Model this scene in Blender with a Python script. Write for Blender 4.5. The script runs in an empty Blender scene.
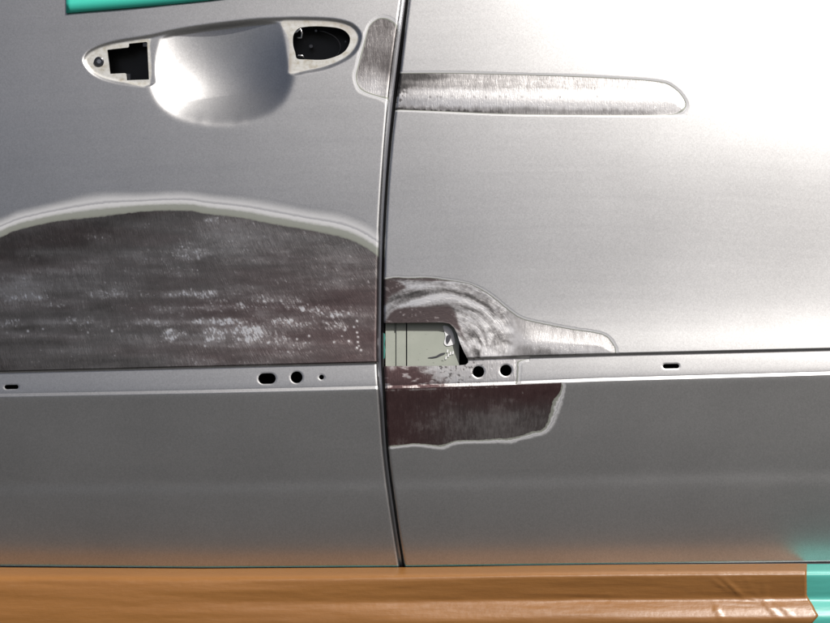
import bpy, math, numpy as np
from mathutils import Vector

scene = bpy.context.scene
COL = scene.collection

# ---------------------------------------------------------------- camera, sky, sun, exposure
D = 1.30                 # camera to door, metres
CZ = 0.60                # camera height
LENS = 36 * D / 0.83
cam_d = bpy.data.cameras.new('camera')
cam_d.lens = LENS
cam_d.sensor_width = 36
cam_d.clip_start = 0.05
cam_d.clip_end = 500
cam = bpy.data.objects.new('camera', cam_d)
cam.location = (0, -D, CZ)
cam.rotation_euler = (math.radians(90), 0, 0)
COL.objects.link(cam)
scene.camera = cam

SUN_EL, SUN_AZ = 51.0, 44.0      # azimuth: degrees to the right of the doors' outward direction (-Y)
w = bpy.data.worlds.new('World')
scene.world = w
w.use_nodes = True
nt = w.node_tree
sky = nt.nodes.new('ShaderNodeTexSky')
sky.sky_type = 'NISHITA'
sky.sun_disc = False
sky.dust_density = 5.0
sky.ozone_density = 0.3
sky.air_density = 0.7
sky.sun_elevation = math.radians(SUN_EL)
sx = math.sin(math.radians(SUN_AZ)) * math.cos(math.radians(SUN_EL))
sy = -math.cos(math.radians(SUN_AZ)) * math.cos(math.radians(SUN_EL))
sz = math.sin(math.radians(SUN_EL))
sky.sun_rotation = math.atan2(sx, sy)
nt.links.new(sky.outputs[0], nt.nodes['Background'].inputs[0])
nt.nodes['Background'].inputs[1].default_value = 0.064
sd = bpy.data.lights.new('sun', 'SUN')
sd.energy = 4.6
sd.angle = math.radians(0.5)
sd.color = (1.0, 0.98, 0.955)
sun = bpy.data.objects.new('sun', sd)
sun.rotation_euler = Vector((sx, sy, sz)).to_track_quat('Z', 'Y').to_euler()
sun.location = (1.5, -2, 3)
COL.objects.link(sun)
vs = scene.view_settings
vs.view_transform = 'Standard'
vs.look = 'None'
vs.gamma = 1
vs.exposure = 0.0
vs.use_curve_mapping = False

# ---------------------------------------------------------------- geometry helpers
S = 0.001                # one unit of the drawing grid = 1 mm on the door plane
def place(px, py, y):
    """door drawing coordinates (mm from upper left) and depth y (m) -> world point"""
    k = S * (D + y) / D
    return (px - 415) * k, y, CZ - (py - 311.5) * k

def interp(x, pts):
    p = np.array(pts, float)
    return np.interp(x, p[:, 0], p[:, 1])

def sm_interp(x, pts):
    """smooth (cubic hermite) interpolation through pts"""
    p = np.array(pts, float)
    X, Y = p[:, 0], p[:, 1]
    m = np.gradient(Y, X)
    x = np.clip(np.asarray(x, float), X[0], X[-1])
    i = np.clip(np.searchsorted(X, x) - 1, 0, len(X) - 2)
    h = X[i + 1] - X[i]
    t = (x - X[i]) / h
    return ((2*t**3 - 3*t**2 + 1) * Y[i] + (t**3 - 2*t**2 + t) * h * m[i]
            + (-2*t**3 + 3*t**2) * Y[i + 1] + (t**3 - t**2) * h * m[i + 1])

def smoothpoly(pts, n=5):
    p = np.array(pts, float)
    out = []
    N = len(p)
    for i in range(N):
        a, b, c, d = p[i - 1], p[i], p[(i + 1) % N], p[(i + 2) % N]
        for k in range(n):
            t = k / n
            out.append(0.5 * ((2*b) + (-a + c)*t + (2*a - 5*b + 4*c - d)*t*t + (-a + 3*b - 3*c + d)*t**3))
    return np.array(out)

def sdf(px, py, poly):
    """signed distance, positive inside"""
    shp = px.shape
    px = px.ravel(); py = py.ravel()
    poly = np.array(poly, float)
    d2 = np.full(px.shape, 1e12)
    inside = np.zeros(px.shape, bool)
    M = 70
    near = (px > poly[:, 0].min() - M) & (px < poly[:, 0].max() + M) & (py > poly[:, 1].min() - M) & (py < poly[:, 1].max() + M)
    x = px[near]; y = py[near]
    dd = np.full(x.shape, 1e12); ii = np.zeros(x.shape, bool)
    N = len(poly)
    for i in range(N):
        ax, ay = poly[i]; bx, by = poly[(i + 1) % N]
        ex, ey = bx - ax, by - ay
        L = ex*ex + ey*ey + 1e-12
        t = np.clip(((x - ax)*ex + (y - ay)*ey) / L, 0, 1)
        dd = np.minimum(dd, (x - ax - t*ex)**2 + (y - ay - t*ey)**2)
        c = ((ay > y) != (by > y)) & (x < (bx - ax) * (y - ay) / ((by - ay) + 1e-12) + ax)
        ii ^= c
    d = np.sqrt(dd)
    res = np.full(px.shape, -float(M))
    res[near] = np.where(ii, d, -d)
    return res.reshape(shp)

def sstep(a, b, x):
    t = np.clip((x - a) / (b - a), 0, 1)
    return t*t*(3 - 2*t)

def _hash(ix, iy, seed):
    h = (ix.astype(np.int64) * 374761393 + iy.astype(np.int64) * 668265263 + seed * 1442695041) & 0x7fffffff
    h = ((h ^ (h >> 13)) * 1274126177) & 0x7fffffff
    h = (h ^ (h >> 16)) & 0xffff
    return h / 65535.0

def vn(x, y, seed=0):
    x0 = np.floor(x); y0 = np.floor(y)
    fx = x - x0; fy = y - y0
    fx = fx*fx*(3 - 2*fx); fy = fy*fy*(3 - 2*fy)
    a = _hash(x0, y0, seed); b = _hash(x0 + 1, y0, seed)
    c = _hash(x0, y0 + 1, seed); d = _hash(x0 + 1, y0 + 1, seed)
    return (a*(1 - fx) + b*fx)*(1 - fy) + (c*(1 - fx) + d*fx)*fy

def fbm(x, y, seed=0, o=3):
    r = 0; amp = .5; tot = 0
    for k in range(o):
        r = r + amp * vn(x * 2**k, y * 2**k, seed + 17*k); tot += amp; amp *= .5
    return r / tot

def obj(name, mesh, mat, parent=None, label=None, cat=None, group=None, kind=None):
    o = bpy.data.objects.new(name, mesh)
    COL.objects.link(o)
    if mat is not None and not mesh.materials:
        mesh.materials.append(mat)
    if parent is not None:
        o.parent = parent
    for k, v in (('label', label), ('category', cat), ('group', group), ('kind', kind)):
        if v:
            o[k] = v
    return o

def mesh_np(name, V, F, N=None, smooth=True, attrs=None):
    """V (n,3), F list/array of quads (m,4)"""
    me = bpy.data.meshes.new(name)
    V = np.asarray(V, np.float32); F = np.asarray(F, np.int32)
    me.vertices.add(len(V)); me.vertices.foreach_set('co', V.ravel())
    me.loops.add(F.size); me.loops.foreach_set('vertex_index', F.ravel())
    me.polygons.add(len(F))
    me.polygons.foreach_set('loop_start', np.arange(0, F.size, F.shape[1], dtype=np.int32))
    me.polygons.foreach_set('loop_total', np.full(len(F), F.shape[1], np.int32))
    me.polygons.foreach_set('use_smooth', np.full(len(F), smooth))
    for k, a in (attrs or {}).items():
        if a.ndim == 1:
            at = me.attributes.new(k, 'FLOAT', 'POINT'); at.data.foreach_set('value', a.astype(np.float32))
        else:
            at = me.attributes.new(k, 'FLOAT_VECTOR', 'POINT'); at.data.foreach_set('vector', a.astype(np.float32).ravel())
    me.update(calc_edges=True)
    me.validate()
    if N is not None:
        me.normals_split_custom_set_from_vertices(N.astype(float).tolist())
    return me

# ---------------------------------------------------------------- material helpers
class NT:
    def __init__(s, name):
        s.m = bpy.data.materials.new(name); s.m.use_nodes = True
        s.t = s.m.node_tree; s.b = s.t.nodes['Principled BSDF']
    def n(s, typ, **kw):
        x = s.t.nodes.new(typ)
        for k, v in kw.items():
            setattr(x, k, v)
        return x
    def link(s, a, b):
        s.t.links.new(a, b)
    def put(s, inp, v):
        if isinstance(v, bpy.types.NodeSocket):
            s.link(v, inp)
        elif isinstance(v, (tuple, list)) and len(v) == 3 and inp.type == 'RGBA':
            inp.default_value = (*v, 1)
        else:
            inp.default_value = v
    def math(s, op, a, b=0.0, c=None, clamp=False):
        x = s.n('ShaderNodeMath', operation=op, use_clamp=clamp)
        s.put(x.inputs[0], a); s.put(x.inputs[1], b)
        if c is not None: s.put(x.inputs[2], c)
        return x.outputs[0]
    def attr(s, name, vec=False):
        x = s.n('ShaderNodeAttribute', attribute_name=name)
        return x.outputs['Vector'] if vec else x.outputs['Fac']
    def mix(s, f, a, b):
        x = s.n('ShaderNodeMix', data_type='RGBA')
        s.put(x.inputs[0], f); s.put(x.inputs[6], a); s.put(x.inputs[7], b)
        return x.outputs[2]
    def mixf(s, f, a, b):
        x = s.n('ShaderNodeMix', data_type='FLOAT')
        s.put(x.inputs[0], f); s.put(x.inputs[2], a); s.put(x.inputs[3], b)
        return x.outputs[0]
    def mapr(s, v, a, b, c=0.0, d=1.0, smooth=False):
        x = s.n('ShaderNodeMapRange', interpolation_type='SMOOTHSTEP' if smooth else 'LINEAR')
        s.put(x.inputs[0], v); s.put(x.inputs[1], a); s.put(x.inputs[2], b); s.put(x.inputs[3], c); s.put(x.inputs[4], d)
        return x.outputs[0]
    def vscale(s, v, sc, loc=(0, 0, 0), rot=(0, 0, 0)):
        x = s.n('ShaderNodeMapping'); s.put(x.inputs[0], v)
        x.inputs['Scale'].default_value = sc; x.inputs['Location'].default_value = loc; x.inputs['Rotation'].default_value = rot
        return x.outputs[0]
    def noise(s, v, scale=1.0, detail=2.0, rough=.5):
        x = s.n('ShaderNodeTexNoise'); s.put(x.inputs['Vector'], v)
        x.inputs['Scale'].default_value = scale; x.inputs['Detail'].default_value = detail; x.inputs['Roughness'].default_value = rough
        return x.outputs[0]
    def ramp(s, f, stops):
        x = s.n('ShaderNodeValToRGB'); s.put(x.inputs[0], f)
        cr = x.color_ramp
        cr.elements[0].position = stops[0][0]; cr.elements[0].color = (*stops[0][1], 1)
        cr.elements[1].position = stops[-1][0]; cr.elements[1].color = (*stops[-1][1], 1)
        for p, c in stops[1:-1]:
            e = cr.elements.new(p); e.color = (*c, 1)
        return x.outputs[0]
    def bump(s, h, strength, dist, normal=None):
        x = s.n('ShaderNodeBump'); s.put(x.inputs['Height'], h)
        x.inputs['Strength'].default_value = strength; x.inputs['Distance'].default_value = dist
        if normal is not None: s.link(normal, x.inputs['Normal'])
        return x.outputs[0]
    def set(s, **kw):
        for k, v in kw.items():
            s.put(s.b.inputs[k.replace('_', ' ')], v)

def simple(name, col, rough=.5, metal=0.0, var=.15, scale=60, bump=0.0):
    t = NT(name)
    tc = t.n('ShaderNodeTexCoord').outputs['Object']
    n = t.noise(tc, scale, 4, .6)
    c2 = tuple(c * (1 - var) for c in col); c1 = tuple(min(1, c * (1 + var)) for c in col)
    t.set(Base_Color=t.mix(n, c2, c1), Roughness=rough, Metallic=metal)
    if bump: t.set(Normal=t.bump(n, bump, .002))
    return t.m

# ---- the door surface: silver paint, feathered ring, sanded steel with a maroon reflection painted on it, all on one car door
def door_material():
    t = NT('silver_door_surface')
    pix = t.attr('pix', True)          # drawing coordinates in mm
    scr = t.attr('scr', True)          # coordinates along / across the sanding strokes
    s = t.attr('ring'); pol = t.attr('polish_glint'); red = t.attr('red'); pad = t.attr('pad'); old = t.attr('scuff')
    tc = pix
    # ragged edges
    rag = t.noise(tc, .25, 4, .6)
    ragc = t.math('MULTIPLY', t.math('MULTIPLY', t.math('SUBTRACT', rag, .5), t.attr('rag')), t.mapr(s, 0.0, .12))
    s1 = t.math('ADD', s, ragc)
    inring = t.mapr(s1, 0.0, .46, smooth=True)
    bare = t.mapr(s1, .97, 1.03, smooth=True)
    # paint
    flake = t.n('ShaderNodeTexVoronoi'); t.put(flake.inputs['Vector'], tc); flake.inputs['Scale'].default_value = .95
    fl = t.math('MULTIPLY', t.math('SUBTRACT', flake.outputs['Color'], .5), 1.0)
    fl2 = t.noise(tc, .7, 2, .7)
    grain = t.math('ADD', t.mapr(flake.outputs['Color'], 0, 1, .90, 1.08), t.mapr(fl2, .3, .7, -.06, .06))
    soft = t.noise(tc, .012, 3, .5)
    paintv = t.math('MULTIPLY', grain, t.mapr(soft, .3, .7, .96, 1.04))
    pc = t.n('ShaderNodeCombineColor')
    t.put(pc.inputs[0], t.math('MULTIPLY', paintv, .484)); t.put(pc.inputs[1], t.math('MULTIPLY', paintv, .484)); t.put(pc.inputs[2], t.math('MULTIPLY', paintv, .480))
    paint = pc.outputs[0]
    # faint scuffs on paint
    sc1 = t.noise(t.vscale(tc, (.01, .12, 1)), 1, 5, .65)
    scf = t.math('MULTIPLY', t.mapr(sc1, .60, .68), old)
    paint = t.mix(t.math('MULTIPLY', scf, .30), paint, (.55, .54, .52))
    # feathered ring: paint lacquer edge, line, pale primer, olive primer
    ringc = t.ramp(s1, [(0.0, (.40, .40, .40)), (.2, (.50, .50, .505)), (.40, (.54, .54, .545)), (.49, (.33, .33, .345)), (.55, (.58, .58, .585)),
                        (.64, (.52, .52, .52)), (.74, (.27, .28, .25)), (.93, (.24, .25, .215)), (1.0, (.14, .14, .125))])
    # bare steel, scratch glints painted into its colour
    st1 = t.noise(t.vscale(scr, (.9, .035, 1)), 1, 3, .7)
    st2 = t.noise(t.vscale(scr, (2.2, .14, 1)), 1, 2, .7)
    spk = t.n('ShaderNodeTexVoronoi'); t.put(spk.inputs['Vector'], t.vscale(scr, (.85, .38, 1))); spk.inputs['Scale'].default_value = 1
    stroke = t.math('ADD', t.math('MULTIPLY', t.math('SUBTRACT', st1, .5), 1.1), t.math('MULTIPLY', t.math('SUBTRACT', st2, .5), .9))
    stroke = t.math('MULTIPLY', t.math('ADD', stroke, t.math('MULTIPLY', t.math('SUBTRACT', spk.outputs['Color'], .5), .5)), t.math('MULTIPLY', t.attr('strk'), t.mapr(t.noise(t.vscale(tc, (.05, .11, 1)), 1, 3, .6), .3, .7, .35, 1.35)))
    shine = t.math('ADD', pol, t.math('MULTIPLY', stroke, t.mapr(pol, .1, .6, .20, .30)), clamp=True)
    steel = t.ramp(shine, [(0.0, (.045, .043, .042)), (.25, (.13, .124, .122)), (.5, (.33, .32, .315)), (.8, (.62, .61, .60)), (1.0, (.86, .85, .83))])
    mar = t.ramp(t.math('ADD', shine, t.math('MULTIPLY', t.math('SUBTRACT', rag, .5), .25)), [(0.0, (.05, .026, .027)), (.3, (.11, .066, .066)), (.55, (.34, .28, .27)), (.8, (.66, .62, .60)), (1.0, (.86, .84, .82))])  # maroon reflection painted as the colour of the steel
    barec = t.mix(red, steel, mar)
    # compose
    c = t.mix(inring, paint, ringc)
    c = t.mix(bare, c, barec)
    # pads at the handle: cream, worn
    pn = t.noise(tc, .16, 5, .65)
    padc = t.ramp(pn, [(.25, (.30, .26, .19)), (.4, (.42, .405, .36)), (.55, (.50, .495, .47)), (.75, (.55, .55, .53))])
    padc = t.mix(t.math('MULTIPLY', red, t.mapr(pn, .3, .6, .5, 1)), padc, (.17, .11, .06))
    c = t.mix(pad, c, padc)
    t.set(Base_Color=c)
    met = t.mixf(inring, 1.0, .25)
    met = t.mixf(bare, met, t.mapr(shine, 0, .6, .75, 1.0))
    met = t.mixf(pad, met, .15)
    t.set(Metallic=met)
    r = t.mixf(inring, t.mapr(t.noise(t.vscale(tc, (.004, .02, 1)), 1, 4, .6), .3, .7, .393, .41), .42)
    r = t.mixf(bare, r, t.mapr(shine, 0, 1, .44, .33))
    r = t.mixf(pad, r, .5)
    t.set(Roughness=r)
    coat = t.mixf(inring, .4, .25)
    coat = t.mixf(bare, coat, 0.0)
    coat = t.mixf(pad, coat, .05)
    t.set(Coat_Weight=coat, Coat_Roughness=.16)
    # relief
    hscr = t.math('MULTIPLY', stroke, bare)
    b1 = t.bump(hscr, .2, .0005)
    h2 = t.mapr(s1, .0, 1.05, 0, -1)
    b2 = t.bump(h2, .35, .0012, b1)
    b3 = b2
    t.set(Normal=b3)
    return t.m

M_DOOR = door_material()
M_DARK = simple('cavity_shade_black', (.012, .012, .013), .6)  # near-black colour stands in for shade inside the body
M_PLASTIC = simple('black_plastic', (.012, .012, .013), .35)
M_RUBBER = simple('black_rubber_seal', (.009, .009, .009), .75)
M_STEEL = simple('bright_steel', (.6, .6, .6), .3, 1.0)
M_SCREW = simple('dark_steel_screw', (.12, .12, .125), .35, 1.0)
M_SILVER = simple('silver_pillar_paint', (.42, .43, .45), .4, 1.0, .05)
M_GROUND = simple('grey_asphalt_ground', (.062, .062, .062), .9, 0, .3, 30, .5)

# ---------------------------------------------------------------- door outline and section
LX = [(-160, 424), (0, 401.5), (75, 391), (145, 384.5), (235, 379), (310, 377.5), (370, 377.5), (400, 379.5), (460, 384), (500, 389), (540, 395), (567, 399.5), (600, 405)]
RX = [(-160, 431), (0, 408.5), (75, 399.5), (145, 391), (235, 385), (310, 383.5), (370, 384), (400, 385.7), (460, 389.5), (500, 394.8), (540, 400.3), (567, 404.8), (600, 410)]
TOPL = [(-330, 378), (0, 371.5), (200, 366.5), (380, 362), (400, 361.2), (490, 357.3), (600, 354), (830, 348.6), (1200, 340)]
BOTL = [(-330, 404), (0, 396.5), (200, 393), (380, 388.8), (400, 388.2), (510, 384.7), (600, 381), (830, 374.6), (1200, 364)]
SILLL = [(-330, 566), (0, 567), (200, 568.3), (400, 567), (600, 564.5), (830, 563), (1200, 560)]
TH = [(-160, 24), (0, 18.5), (60, 16), (120, 13), (200, 10.5), (260, 10.5), (310, 12.5), (350, 16.5), (361, 16), (386, 12), (390, -2), (391, -3), (430, -3), (478, -4.5), (486, 2.5), (493, -3.5), (530, -5.5), (567, -9)]

qf = np.arange(-160, 568.01, .25)
yprof = np.zeros_like(qf)
th = interp(qf, TH)
ker = np.exp(-0.5*(np.arange(-32, 33)/14.)**2); ker /= ker.sum()
th_s = np.convolve(np.pad(th, 32, 'edge'), ker, 'valid')
slope = -np.tan(np.radians(th_s)) * S
yprof = np.concatenate([[0], np.cumsum((slope[1:] + slope[:-1]) / 2 * .25)])
i0 = np.argmin(abs(qf - 300)); yprof -= yprof[i0]
# trim channel: pressed in between q=365 and q=389; its floor faces a little upward
chan = 0.0030 * sstep(364.2, 366.8, qf) - .0014*np.clip((qf - 366.8)/18.7, 0, 1) - .0016*np.clip((qf - 386.5)/2.6, 0, 1)
yprof = yprof + chan
def base_y(q, x):
    return np.interp(q, qf, yprof) + 0.010 * ((x - 500) / 500.0)**2 * np.where(x > 500, .9, .3)

def q_to_py(q, x):
    tl = interp(x, TOPL) - 365; bl = interp(x, BOTL) - 389; sl = interp(x, SILLL) - 567
    r = np.where(q < 365, tl * (0.25 + 0.75 * np.clip((q + 160) / 525, 0, 1)**1.5), 0)
    a = np.clip((q - 365) / 24, 0, 1); b = np.clip((q - 389) / 178, 0, 1)
    r = np.where(q >= 365, tl * (1 - a) + bl * a, r)
    r = np.where(q >= 389, bl * (1 - b) + sl * b, r)
    return q + r

# ---- outlines on the doors
BIG_OUT = smoothpoly([(-40, 229), (0, 216), (15, 209), (35, 204), (60, 198), (80, 193), (105, 189), (140, 190), (180, 188), (220, 192), (250, 195), (280, 200), (310, 206), (340, 210), (362, 218), (380, 229), (410, 260), (410, 363), (200, 368), (0, 374), (-60, 376), (-70, 300)], 3)
BIG_IN = smoothpoly([(-40, 252), (0, 238), (12, 232), (35, 226), (60, 221), (100, 217), (140, 212), (165, 211), (190, 211), (205, 214), (240, 218), (270, 224), (300, 229), (340, 237), (362, 246), (380, 259), (410, 290), (410, 363), (200, 368), (0, 374), (-50, 376), (-55, 310)], 3)
UPF_OUT = smoothpoly([(352, 76), (354.5, 66), (358, 50), (362, 36), (368, 23), (375, 17), (382, 14.5), (390, 15.5), (398, 20), (415, 30), (415, 118), (387, 112), (384.5, 104), (378, 100), (364, 95.5), (356, 90)], 4)
UPF_IN = smoothpoly([(357, 76), (360, 62), (365, 44), (369, 28), (376, 20.5), (382, 18.8), (388, 20), (394, 24), (398, 30), (415, 45), (415, 98), (386, 96.5), (378, 95), (366, 91), (359, 85)], 4)
UPR_OUT = smoothpoly([(380, 71), (400, 71), (450, 70.5), (520, 72.5), (580, 74), (620, 76), (650, 78), (668, 81), (680, 89), (687, 98), (689.5, 106), (687, 114), (680, 116.5), (600, 116.5), (500, 115.5), (440, 113), (400, 111.5), (380, 111)], 4)
UPR_IN = smoothpoly([(380, 74), (400, 73.5), (450, 73.5), (520, 75), (580, 77), (620, 79), (650, 81), (667, 84), (677, 91), (683.5, 99), (685, 105), (682, 109), (672, 114), (640, 114.8), (560, 114.5), (500, 113.5), (440, 111), (400, 109.5), (380, 109)], 4)
CUT_OUT = smoothpoly([(370, 277), (385, 277), (395, 275.5), (410, 276), (420, 275.5), (432, 276), (452, 278.5), (468, 281.5), (484, 288), (498, 297.5), (510, 307.5), (524, 316.5), (548, 322), (575, 327), (598, 330.5), (610, 335.5), (617, 345), (619, 352), (619, 360), (560, 361), (526, 362), (522, 372), (519, 386), (500, 390), (370, 391), (365, 330)], 4)
CUT_IN = smoothpoly([(370, 280), (385, 279.5), (395, 277.8), (410, 278.5), (430, 278.2), (450, 281), (468, 284), (482, 290.5), (496, 300), (508, 310), (522, 319), (547, 325), (574, 330), (597, 333.5), (607, 337.5), (613.5, 346), (615, 353), (614, 358), (560, 359), (521, 359.5), (517, 372), (515, 384), (500, 388), (370, 390), (368, 330)], 4)
LOW_OUT = smoothpoly([(370, 386), (500, 383), (560, 382), (567, 384), (565.5, 396), (563, 408), (560, 416), (554, 428), (546, 435), (534, 438.5), (521, 441), (513, 444.5), (497, 444.2), (481, 444.3), (466, 444.5), (454, 446), (444, 450.5), (430, 449), (417, 447.3), (405, 448), (391, 449.6), (370, 450)], 4)
LOW_IN = smoothpoly([(370, 386), (500, 383), (555, 382.5), (561, 384), (559, 393), (554, 399), (551, 406), (550, 413), (546, 424), (541, 430), (532, 431.5), (523, 435), (510, 438), (495, 438.5), (481, 440), (466, 440), (454, 441), (441, 445), (430, 444.5), (415, 443.3), (405, 444.5), (391, 445.5), (370, 446)], 4)
HANDLE = smoothpoly([(83.5, 60), (86, 54), (92, 49), (104, 44), (120, 40), (148, 35.5), (175, 29.5), (207, 24.5), (250, 19.5), (279, 18), (300, 17.5), (330, 18.5), (348, 22), (357, 28), (361, 36), (359, 46), (352, 55.5), (341, 62.5), (325, 69), (305, 73), (285, 76), (200, 80), (150, 86), (125, 84), (106, 80), (94, 74.5), (86.5, 67)], 4)
BOWL = smoothpoly([(150.2, 41), (150.2, 80), (152, 89), (158, 100.5), (170, 112), (186, 119), (205, 122), (225, 122.8), (246, 121), (264, 115.5), (277, 107), (286, 96), (291, 82), (292.5, 66), (291, 45), (289, 20), (282, -30), (222, -45), (160, -30)], 4)
PADL = smoothpoly([(85, 60), (87.5, 55), (93, 50.5), (104, 46), (120, 42.5), (149, 38.5), (149.8, 45), (149.8, 84.5), (125, 82.5), (106, 78.5), (95, 73), (88, 66)], 3)
PADR = smoothpoly([(281, 21.5), (300, 20), (330, 21), (346, 24.5), (354.5, 30), (358, 37), (356, 45), (349, 54), (339, 60.5), (323, 66.5), (305, 70.5), (291, 73.5), (289, 66), (289, 40)], 4)
HOLES_L = {
 'slot_a': [(4.6, 387)], }
def slot(cx, cy, wd, ht, n=10, ang=0.0):
    r = ht / 2; c = []
    for sgn in (1, -1):
        for k in range(n + 1):
            a = -math.pi/2 + math.pi * k / n
            c.append((sgn * ((wd/2 - r) + r*math.cos(a)), sgn * r*math.sin(a)))
    ca, sa = math.cos(ang), math.sin(ang)
    return [(cx + x*ca - y*sa, cy + x*sa + y*ca) for x, y in c]
LATCHL = [(107, 49.6), (128.4, 47.2), (129, 43.4), (147.2, 41.6), (149, 79.4), (126.6, 80.2), (126, 73), (110, 73.8)]
LATCHR = smoothpoly([(293, 36), (296, 30.5), (301, 27.3), (315, 26), (333, 27), (343, 29.5), (349, 35), (350, 41), (347, 48.5), (341, 54), (331, 58), (321, 59.8), (306, 59.3), (297, 58.5), (295, 52), (293, 45)], 3)
CUTHOLE = [(370, 323.2), (397, 322.8), (443, 322.4), (449.5, 323.6), (454, 327.5), (457, 333.5), (460, 343), (464, 352), (468, 359.5), (468.4, 362.5), (466, 364.8), (455, 365.8), (387, 366.2), (370, 366.4)]
def densify(p, n=4):
    p = np.array(p, float); out = []
    for i in range(len(p)):
        for k in range(n):
            out.append(p[i] + (p[(i+1) % len(p)] - p[i]) * k / n)
    return np.array(out)
FRONT_HOLES = [slot(11.5, 387, 14, 4.4, ang=-.02), slot(267, 378.6, 17.6, 10.8, ang=-.02), slot(296.6, 377.3, 12.0, 11.9), slot(321.5, 377.2, 5.0, 4.9), LATCHL, LATCHR]
REAR_HOLES = [CUTHOLE, slot(478.4, 371.8, 11.8, 11.7), slot(505.9, 370.4, 11.8, 11.7), slot(671, 366.2, 16.5, 4.8, ang=-.02)]

# ---- pressed handle cup: a smooth membrane over the BOWL outline
def membrane(poly, x0, x1, y0, y1, iters=2500):
    gx, gy = np.meshgrid(np.arange(x0, x1 + 1, 2.0), np.arange(y0, y1 + 1, 2.0))
    sd_ = sdf(gx, gy, poly); m = sd_ > 0
    u = np.zeros(gx.shape)
    for _ in range(iters):
        v = np.zeros_like(u)
        v[1:-1, 1:-1] = .25 * (u[:-2, 1:-1] + u[2:, 1:-1] + u[1:-1, :-2] + u[1:-1, 2:]) + .01
        u = np.where(m, v, 0)
    return u / u.max() * sstep(-.5, 3.5, sd_) if False else u / u.max()
BU = membrane(BOWL, 140, 300, -50, 130)
BU = np.where(BU > 0, BU, 0)
def blur(u, n):
    for _ in range(n):
        p = np.pad(u, 1, 'edge')
        u = (p[:-2, 1:-1] + p[2:, 1:-1] + p[1:-1, :-2] + p[1:-1, 2:] + 4*p[1:-1, 1:-1]) / 8
    return u
BU = blur(np.power(np.clip(BU, 0, 1), 1.02), 9)
def sample(u, x0, y0, step, x, y):
    fx = np.clip((x - x0) / step, 0, u.shape[1] - 1.001); fy = np.clip((y - y0) / step, 0, u.shape[0] - 1.001)
    ix = fx.astype(int); iy = fy.astype(int); fx = fx - ix; fy = fy - iy
    return (u[iy, ix]*(1-fx) + u[iy, ix+1]*fx)*(1-fy) + (u[iy+1, ix]*(1-fx) + u[iy+1, ix+1]*fx)*fy

def dent(x, y, side):
    """inward displacement in metres"""
    d = np.zeros_like(x)
    if side == 'front':
        dh = sdf(x, y, HANDLE)
        bowl = sample(BU, 140, -50, 2.0, x, y) * (x > 141) * (x < 299) * (y > -49) * (y < 129)
        topline = interp(x, [(140, 37.5), (148, 36), (175, 30), (207, 25), (250, 20), (279, 18), (300, 17.5)])
        bowl = bowl * (.30*sstep(-1.0, 6.0, y - topline) + .70*np.clip((y - topline + 2)/75.0, 0, 1))
        a_ = (.028 * bowl); b_ = .0030 * sstep(-1.5, 3.5, dh)
        d += .5*(a_ + b_ + np.sqrt((a_ - b_)**2 + 1e-7)) - .5*np.sqrt(1e-7)
        d += .0012 * sstep(0, 14, sdf(x, y, BIG_IN)) * 0
        for hp in FRONT_HOLES[:4]:
            d += .00028 * sstep(-1.3, .2, sdf(x, y, hp))
    else:
        for hp in REAR_HOLES[1:]:
            d += .00028 * sstep(-1.3, .2, sdf(x, y, hp))
        # shallow bulge along the filled moulding seat
        u = sdf(x, y, UPR_OUT)
        d -= .0011 * sstep(0, 18, u)
        tail = sdf(x, y, CUT_OUT)
        d -= .0009 * sstep(0, 22, tail) * sstep(505, 535, x) * (1 - sstep(352, 358, y + (x-560)*.03))
    return d

# ---- sanding: where sun glints are painted on polished steel, where a maroon reflection is painted, and how the strokes run
def ell(x, y, cx, cy, rx, ry, a=0.0, p=2.0):
    ca, sa = math.cos(a), math.sin(a)
    u = ((x - cx)*ca + (y - cy)*sa) / rx; v = (-(x - cx)*sa + (y - cy)*ca) / ry
    return np.exp(-(u*u + v*v)**(p/2))

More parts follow.
